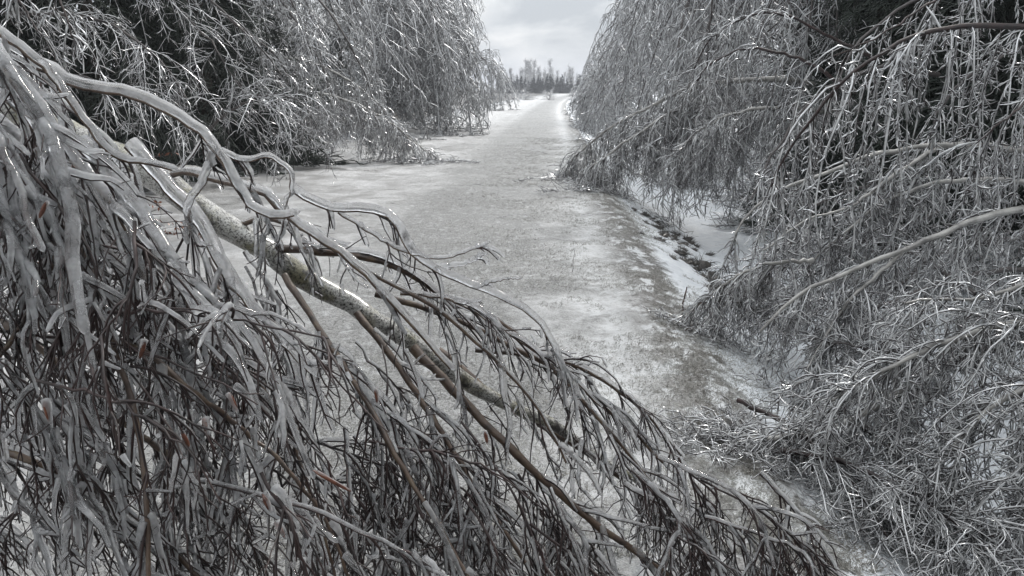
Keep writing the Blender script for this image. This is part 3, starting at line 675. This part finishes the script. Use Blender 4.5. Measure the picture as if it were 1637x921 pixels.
def fg(root, name, pts, r0, r1, n1, l1, n2=4, l2=(.04, .14), ice=.0075, droop=.16, bark=M_BROWN, ice_main=None, K=26, a1=(.25, .8), b1=(0, 0, -.4), st=.08, label=None, jit=.0015, n3=1.2, dr2=.12, main_ice=True, f1=.7, f2=.45):
    w = spline([px(*q) for q in pts], K, jit)
    br = Bag().tubes(w[None], taper(1, K, r0, r1)*(1+.08*rng.normal(size=(1, K))), 10).build(name, bark, root)
    if label: br['label'] = label
    tw = Bag(); ic = Bag()
    def child(bag, nm, m):
        if bag.n:
            o = mesh_obj(nm, np.concatenate(bag.V), np.concatenate(bag.Q), m); o.parent = br; o.location = (0, 0, 0)
            o.matrix_parent_inverse.identity(); 
    if main_ice: ice_over(ic, w[None], (ice_main or max(ice, r0*1.0)), 9, .95, .16)
    if n1:
        pos, d, t, i, L_ = sprout(w[None], n1, st, 1, a1, b1)
        B1 = grow(pos, d, (l1[0]+(l1[1]-l1[0])*rng.random(n1))*(1.1-.35*t), 13, droop*.85, .045, .025, kink=.11)
        tw.tubes(B1, taper(n1, 13, .0032, .0014), 5); ice_over(ic, B1[rng.random(n1) < f1], ice)
        if n2:
            m = n1*n2; pos, d, t, i, L_ = sprout(B1, m, .08, 1, (.35, .95), (0, 0, -.2))
            B2 = grow(pos, d, l2[0]+(l2[1]-l2[0])*rng.random(m), 7, dr2, .09, .07, kink=.13)
            tw.tubes(B2, taper(m, 7, .0022, .0011), 4); ice_over(ic, B2[rng.random(m) < f2], ice*.8, 6)
            m3 = int(m*n3); pos, d, t, i, L_ = sprout(B2, m3, .2, 1, (.5, 1.1))
            B3 = grow(pos, d, .012+.035*rng.random(m3), 3, .1, .1, .1)
            tw.tubes(B3, taper(m3, 3, .0015, .0009), 3); sel = rng.random(m3) < .35; ice_over(ic, B3[sel], ice*.6, 5)
    child(tw, 'twigs', M_TWIG); child(ic, 'ice_coating', M_ICE)
    return br
base = np.array(uvpt(-3.6, 1.1))
fallen = thing('fallen_birch', tuple(base), 'birch bent down across the foreground, its twigs cased in thick clear ice', 'birch')
# stem: from its foot outside the view up over the left edge and down across it
tk = np.concatenate([[base-[0, 0, .1], base+[.3, .1, 1.1]], [px(*q) for q in
     [(-420, 60, 2.5), (-150, 95, 2.5), (60, 190, 2.45), (180, 250, 2.4), (262, 292, 2.36), (335, 345, 2.35), (430, 405, 2.35), (520, 462, 2.4), (600, 512, 2.4), (665, 555, 2.45), (745, 610, 2.5), (830, 655, 2.55), (905, 692, 2.6), (965, 735, 2.65), (1045, 790, 2.7)]]])
w = spline(tk, 70, .004); bumpr = sum(.16*np.exp(-((np.linspace(0, 1, 70)-c_)/.006)**2) for c_ in (.47, .535, .58, .64, .70))
rad = (1+bumpr)*np.interp(np.linspace(0, 1, 70), [0, .4, .62, .8, 1], [.066, .058, .050, .032, .010])*(1+.05*rng.normal(size=70))
Bag().tubes(w[None], rad[None], 14).build('trunk', M_BIRCH, fallen)
# named branches seen against the path
fg(fallen, 'branch', [(255, 288, 2.38), (290, 277, 2.3), (350, 290, 2.22), (410, 306, 2.15), (455, 345, 2.15), (500, 378, 2.1), (560, 420, 2.1), (640, 500, 2.1), (720, 590, 2.1)], .0085, .003, 5, (.1, .3), ice=.0075, ice_main=.011)
fg(fallen, 'branch', [(372, 372, 2.37), (405, 352, 2.31), (450, 355, 2.24), (520, 385, 2.2), (600, 440, 2.2), (680, 482, 2.2), (760, 545, 2.2), (850, 640, 2.2), (905, 740, 2.2)], .007, .003, 8, (.12, .35), ice=.0075, ice_main=.009)
fg(fallen, 'branch', [(405, 388, 2.37), (445, 396, 2.33), (500, 402, 2.27), (570, 408, 2.25), (640, 430, 2.25), (720, 480, 2.3), (780, 505, 2.3), (850, 555, 2.35), (930, 640, 2.4), (1000, 720, 2.4), (1060, 800, 2.4)], .0115, .004, 14, (.15, .45), ice=.007, ice_main=.010)
fg(fallen, 'branch', [(455, 440, 2.3), (500, 510, 2.2), (545, 580, 2.1), (590, 650, 2.05), (640, 740, 2.0), (700, 840, 1.95), (760, 940, 1.9)], .0105, .004, 12, (.15, .4), ice=.007, main_ice=False, label='dark bare branch dropping steeply from the stem')
fg(fallen, 'branch', [(570, 500, 2.35), (640, 590, 2.3), (700, 680, 2.25), (760, 780, 2.2), (840, 900, 2.15)], .011, .005, 14, (.15, .4), ice=.0068, main_ice=False)
fg(fallen, 'branch', [(660, 555, 2.4), (740, 640, 2.35), (830, 730, 2.3), (930, 820, 2.3), (1040, 900, 2.3), (1120, 960, 2.3)], .015, .007, 16, (.15, .4), ice=.0065, main_ice=False, label='brown mossy branch running down to the bottom of the view')
fg(fallen, 'branch', [(700, 560, 2.6), (800, 640, 2.6), (900, 700, 2.65), (1000, 770, 2.7), (1090, 850, 2.7), (1160, 930, 2.6)], .014, .006, 16, (.15, .4), ice=.006, main_ice=False)
fg(fallen, 'branch', [(600, 470, 2.3), (700, 500, 2.3), (800, 545, 2.35), (900, 600, 2.4), (1000, 680, 2.5), (1060, 740, 2.5)], .009, .004, 16, (.12, .38), ice=.0065, ice_main=.009)
fg(fallen, 'branch', [(760, 560, 2.4), (850, 570, 2.4), (930, 590, 2.45), (1020, 650, 2.5), (1090, 730, 2.6)], .007, .003, 14, (.12, .36), ice=.006, ice_main=.008)
# icy arms reaching over the top of the tangle
fg(fallen, 'branch', [(60, 110, 1.75), (130, 142, 1.75), (200, 152, 1.75), (262, 178, 1.75), (305, 205, 1.75), (345, 245, 1.75), (370, 290, 1.75), (400, 335, 1.75), (440, 348, 1.75), (470, 345, 1.75)], .0046, .002, 2, (.04, .09), 2, ice=.009, ice_main=.0145, label='thick ice-cased arm arching over the top of the tangle')
fg(fallen, 'branch', [(330, 232, 1.75), (337, 265, 1.75), (325, 300, 1.75), (308, 320, 1.75), (303, 355, 1.75), (300, 385, 1.75)], .0025, .0014, 0, (.04, .09), 0, ice_main=.011)
fg(fallen, 'branch', [(350, 243, 1.78), (390, 258, 1.78), (430, 252, 1.78), (458, 272, 1.78), (464, 300, 1.78), (455, 345, 1.78), (450, 380, 1.78)], .0024, .0014, 3, (.03, .06), 1, ice_main=.010)
fg(fallen, 'branch', [(-60, 20, 1.7), (20, 70, 1.7), (80, 120, 1.7), (130, 190, 1.7), (180, 250, 1.7), (230, 262, 1.7), (275, 272, 1.7)], .0046, .0024, 4, (.06, .15), 2, ice_main=.016)
fg(fallen, 'branch', [(-80, 40, 1.6), (0, 100, 1.6), (60, 180, 1.6), (120, 260, 1.6), (180, 330, 1.6), (220, 420, 1.65), (260, 520, 1.7)], .004, .002, 9, (.1, .25), 3, ice_main=.016, ice=.010)
fg(fallen, 'branch', [(-60, 110, 1.7), (30, 180, 1.7), (90, 260, 1.7), (140, 360, 1.7), (200, 450, 1.7), (280, 540, 1.7)], .004, .002, 9, (.1, .25), 3, ice_main=.014, ice=.010)
fg(fallen, 'branch', [(200, 235, 1.8), (260, 300, 1.8), (320, 370, 1.8), (350, 430, 1.8), (420, 520, 1.85), (500, 600, 1.9)], .004, .002, 9, (.08, .22), 3, ice_main=.013, ice=.009)
fg(fallen, 'branch', [(465, 305, 2.1), (520, 335, 2.1), (575, 338, 2.1), (625, 352, 2.1), (650, 400, 2.1), (690, 430, 2.1), (760, 462, 2.15), (830, 492, 2.15), (870, 530, 2.2), (900, 600, 2.2)], .0034, .0016, 8, (.05, .14), 2, ice=.0068, ice_main=.0115)
fg(fallen, 'branch', [(540, 340, 2.1), (590, 372, 2.1), (640, 400, 2.1), (700, 415, 2.1), (745, 404, 2.1), (780, 390, 2.1)], .0024, .0012, 4, (.03, .09), 1, ice=.0065, ice_main=.010)
fg(fallen, 'branch', [(690, 432, 2.15), (740, 425, 2.15), (776, 408, 2.15)], .0016, .001, 1, (.02, .05), 0, ice_main=.0065)
fg(fallen, 'branch', [(760, 462, 2.15), (800, 448, 2.15), (832, 446, 2.15)], .0016, .001, 1, (.02, .04), 0, ice_main=.007)
fg(fallen, 'branch', [(640, 470, 2.2), (720, 480, 2.2), (790, 520, 2.2), (850, 560, 2.2), (900, 590, 2.25), (960, 650, 2.3)], .004, .002, 10, (.08, .2), 3, ice=.0068, ice_main=.010)
# dark brown sub-stems inside the tangle
for pts, r in [([(90, 330, 1.75), (130, 400, 1.7), (155, 470, 1.7), (180, 550, 1.7), (210, 640, 1.65), (230, 760, 1.6), (240, 940, 1.55)], .0085),
               ([(110, 350, 1.75), (90, 410, 1.7), (60, 470, 1.7), (20, 540, 1.65), (-40, 620, 1.6)], .007),
               ([(180, 270, 1.85), (212, 370, 1.85), (260, 450, 1.85), (330, 520, 1.85), (400, 600, 1.85), (480, 690, 1.85)], .006),
               ([(-40, 500, 1.9), (30, 530, 1.9), (90, 580, 1.9), (160, 650, 1.9), (260, 720, 1.9), (330, 800, 1.9)], .010),
               ([(150, 540, 1.7), (230, 560, 1.7), (300, 620, 1.7), (380, 680, 1.75), (450, 740, 1.75), (520, 830, 1.75), (560, 930, 1.75)], .0065),
               ([(-60, 700, 1.8), (60, 740, 1.8), (160, 790, 1.8), (260, 860, 1.8), (330, 940, 1.8)], .010),
               ([(150, 460, 1.8), (230, 480, 1.8), (280, 520, 1.8), (350, 590, 1.8), (430, 640, 1.85)], .005),
               ([(330, 430, 2.0), (380, 520, 2.0), (440, 620, 2.0), (480, 740, 1.95), (520, 860, 1.9), (540, 940, 1.9)], .006)]:
    fg(fallen, 'branch', pts, r, r*.55, 8, (.1, .3), 3, ice=.0085, main_ice=False)
# the hanging mass on the left
TX = [262, 335, 430, 520, 600, 665, 745, 830, 905, 965, 1045, 1200]; TY = [290, 345, 405, 462, 512, 555, 610, 655, 692, 735, 790, 880]
def mass(n, sx_, sy_, ang, len_, d_, r_, gap, **kw):
    """hanging limbs of the tangle; they keep below the stem so that it stays in sight"""
    k = 0; tries = 0
    while k < n and tries < 4000:
        tries += 1
        sx = sx_[0]+(sx_[1]-sx_[0])*rng.random(); sy = sy_(sx)
        a = ang[0]+(ang[1]-ang[0])*rng.random(); L_ = len_[0]+(len_[1]-len_[0])*rng.random()
        ex = sx+L_*math.cos(a); ey = sy+L_*math.sin(a)
        m = ((sx+ex)/2+25*rng.normal()+L_*.06, (sy+ey)/2-L_*.06)
        if any(x > 225 and y < np.interp(x, TX, TY)+gap for x, y in ((sx, sy), m, (ex, ey), ((sx+m[0])/2, (sy+m[1])/2), ((ex+m[0])/2, (ey+m[1])/2))): continue
        d0 = d_[0]+(d_[1]-d_[0])*rng.random(); d1 = d0-.2*rng.random()
        fg(fallen, 'branch', [(sx, sy, d0), (*m, (d0+d1)/2), (ex, ey, d1)], r_, r_*.45, K=16, jit=.0026, **{**kw, 'ice_main': kw.get('ice_main', .008)*(.55+.7*rng.random()**1.5)}); k += 1
top = lambda x: -18+ np.interp(x, [-300, 0, 70, 130, 200, 262], [-60, 60, 120, 180, 245, 300])
mass(38, (-260, 235), lambda x: top(x)+15+170*rng.random(), (.75, 1.45), (240, 620), (1.55, 2.3), .0042, 40, n1=8, l1=(.08, .3), n2=4, ice=.0068, ice_main=.0125, a1=(.2, .8), bark=M_TWIG, f1=.62, f2=.5)
mass(19, (-280, 420), lambda x: 480+330*rng.random(), (.3, 1.6), (220, 560), (1.6, 2.3), .0040, 30, n1=9, l1=(.08, .28), n2=4, ice=.0068, ice_main=.008, a1=(.2, .8), bark=M_TWIG, f1=.6)
mass(36, (-200, 420), lambda x: max(top(min(x, 262)), 0)+60+500*rng.random(), (.1, 2.3), (200, 520), (1.45, 2.2), .0036, 30, n1=6, l1=(.08, .3), n2=3, ice=.007, a1=(.3, .9), bark=M_TWIG, main_ice=False, f1=.15, f2=.1)
mass(26, (330, 1000), lambda x: np.interp(x, TX, TY)+15+200*rng.random(), (.85, 1.6), (160, 400), (2.0, 2.6), .0032, 10, n1=9, l1=(.08, .28), n2=4, ice=.0054, ice_main=.0068, a1=(.3, 1.1), bark=M_TWIG, f1=.5, f2=.35)
mass(16, (300, 900), lambda x: 640+200*rng.random(), (.3, 1.3), (200, 420), (2.0, 2.35), .004, 20, n1=9, l1=(.08, .28), n2=4, ice=.0054, a1=(.3, 1.2), bark=M_TWIG, main_ice=False, f1=.4, f2=.3)
mass(26, (820, 1230), lambda x: 690+200*rng.random(), (.6, 1.35), (150, 330), (2.15, 2.6), .0036, -400, n1=9, l1=(.08, .26), n2=4, ice=.0046, ice_main=.006, a1=(.25, .85), bark=M_TWIG, f1=.4, f2=.3)
# catkins frozen into the ice
def catkin(x, y, d, ln, lean):
    a = px(x, y, d); P = spline([a, a+[lean*ln*.5, 0, -ln*.5], a+[lean*ln, 0, -ln]], 7)[None]
    R = np.array([[.3, .8, 1, 1, .95, .8, .3]])*.0042
    o = Bag().tubes(P, R, 7).build('catkin', M_CATKIN, fallen)
    g = Bag(); ice_over(g, P, .0062, 8, .5); oi = mesh_obj('ice_coating', np.concatenate(g.V), np.concatenate(g.Q), M_ICE); oi.parent = o
for q in [(75, 322, 1.45, .03, -.6), (365, 628, 1.5, .035, .4), (325, 668, 1.5, .03, .1), (500, 752, 1.55, .045, 1.6), (600, 622, 1.9, .035, .1), (70, 640, 1.45, .04, .1), (420, 790, 1.5, .035, .3), (440, 835, 1.5, .03, .5), (290, 690, 1.5, .03, .4), (232, 545, 1.5, .035, -.4), (775, 690, 1.9, .03, .2)]:
    catkin(*q)

# ------------------------------------------------------------------ thin cold air
hv = [(x, y, z) for z in (-3.0, 30.0) for x, y in ((-950, -40), (950, -40), (950, 2700), (-950, 2700))]
hz = mesh_obj('haze', np.array(hv, float), np.array([[0, 3, 2, 1], [4, 5, 6, 7], [0, 1, 5, 4], [1, 2, 6, 5], [2, 3, 7, 6], [3, 0, 4, 7]]), None, smooth=False)
hm, ht = mat('thin_haze'); ho = N(ht, 'ShaderNodeOutputMaterial'); hp = N(ht, 'ShaderNodeVolumePrincipled')
hp.inputs['Color'].default_value = (.90, .93, 1, 1); hp.inputs['Density'].default_value = .0009; hp.inputs['Anisotropy'].default_value = .2
ht.links.new(hp.outputs[0], ho.inputs['Volume']); hz.data.materials.append(hm)
hz['kind'] = 'stuff'; hz['label'] = 'thin cold haze over the path and the field'; hz['category'] = 'haze'
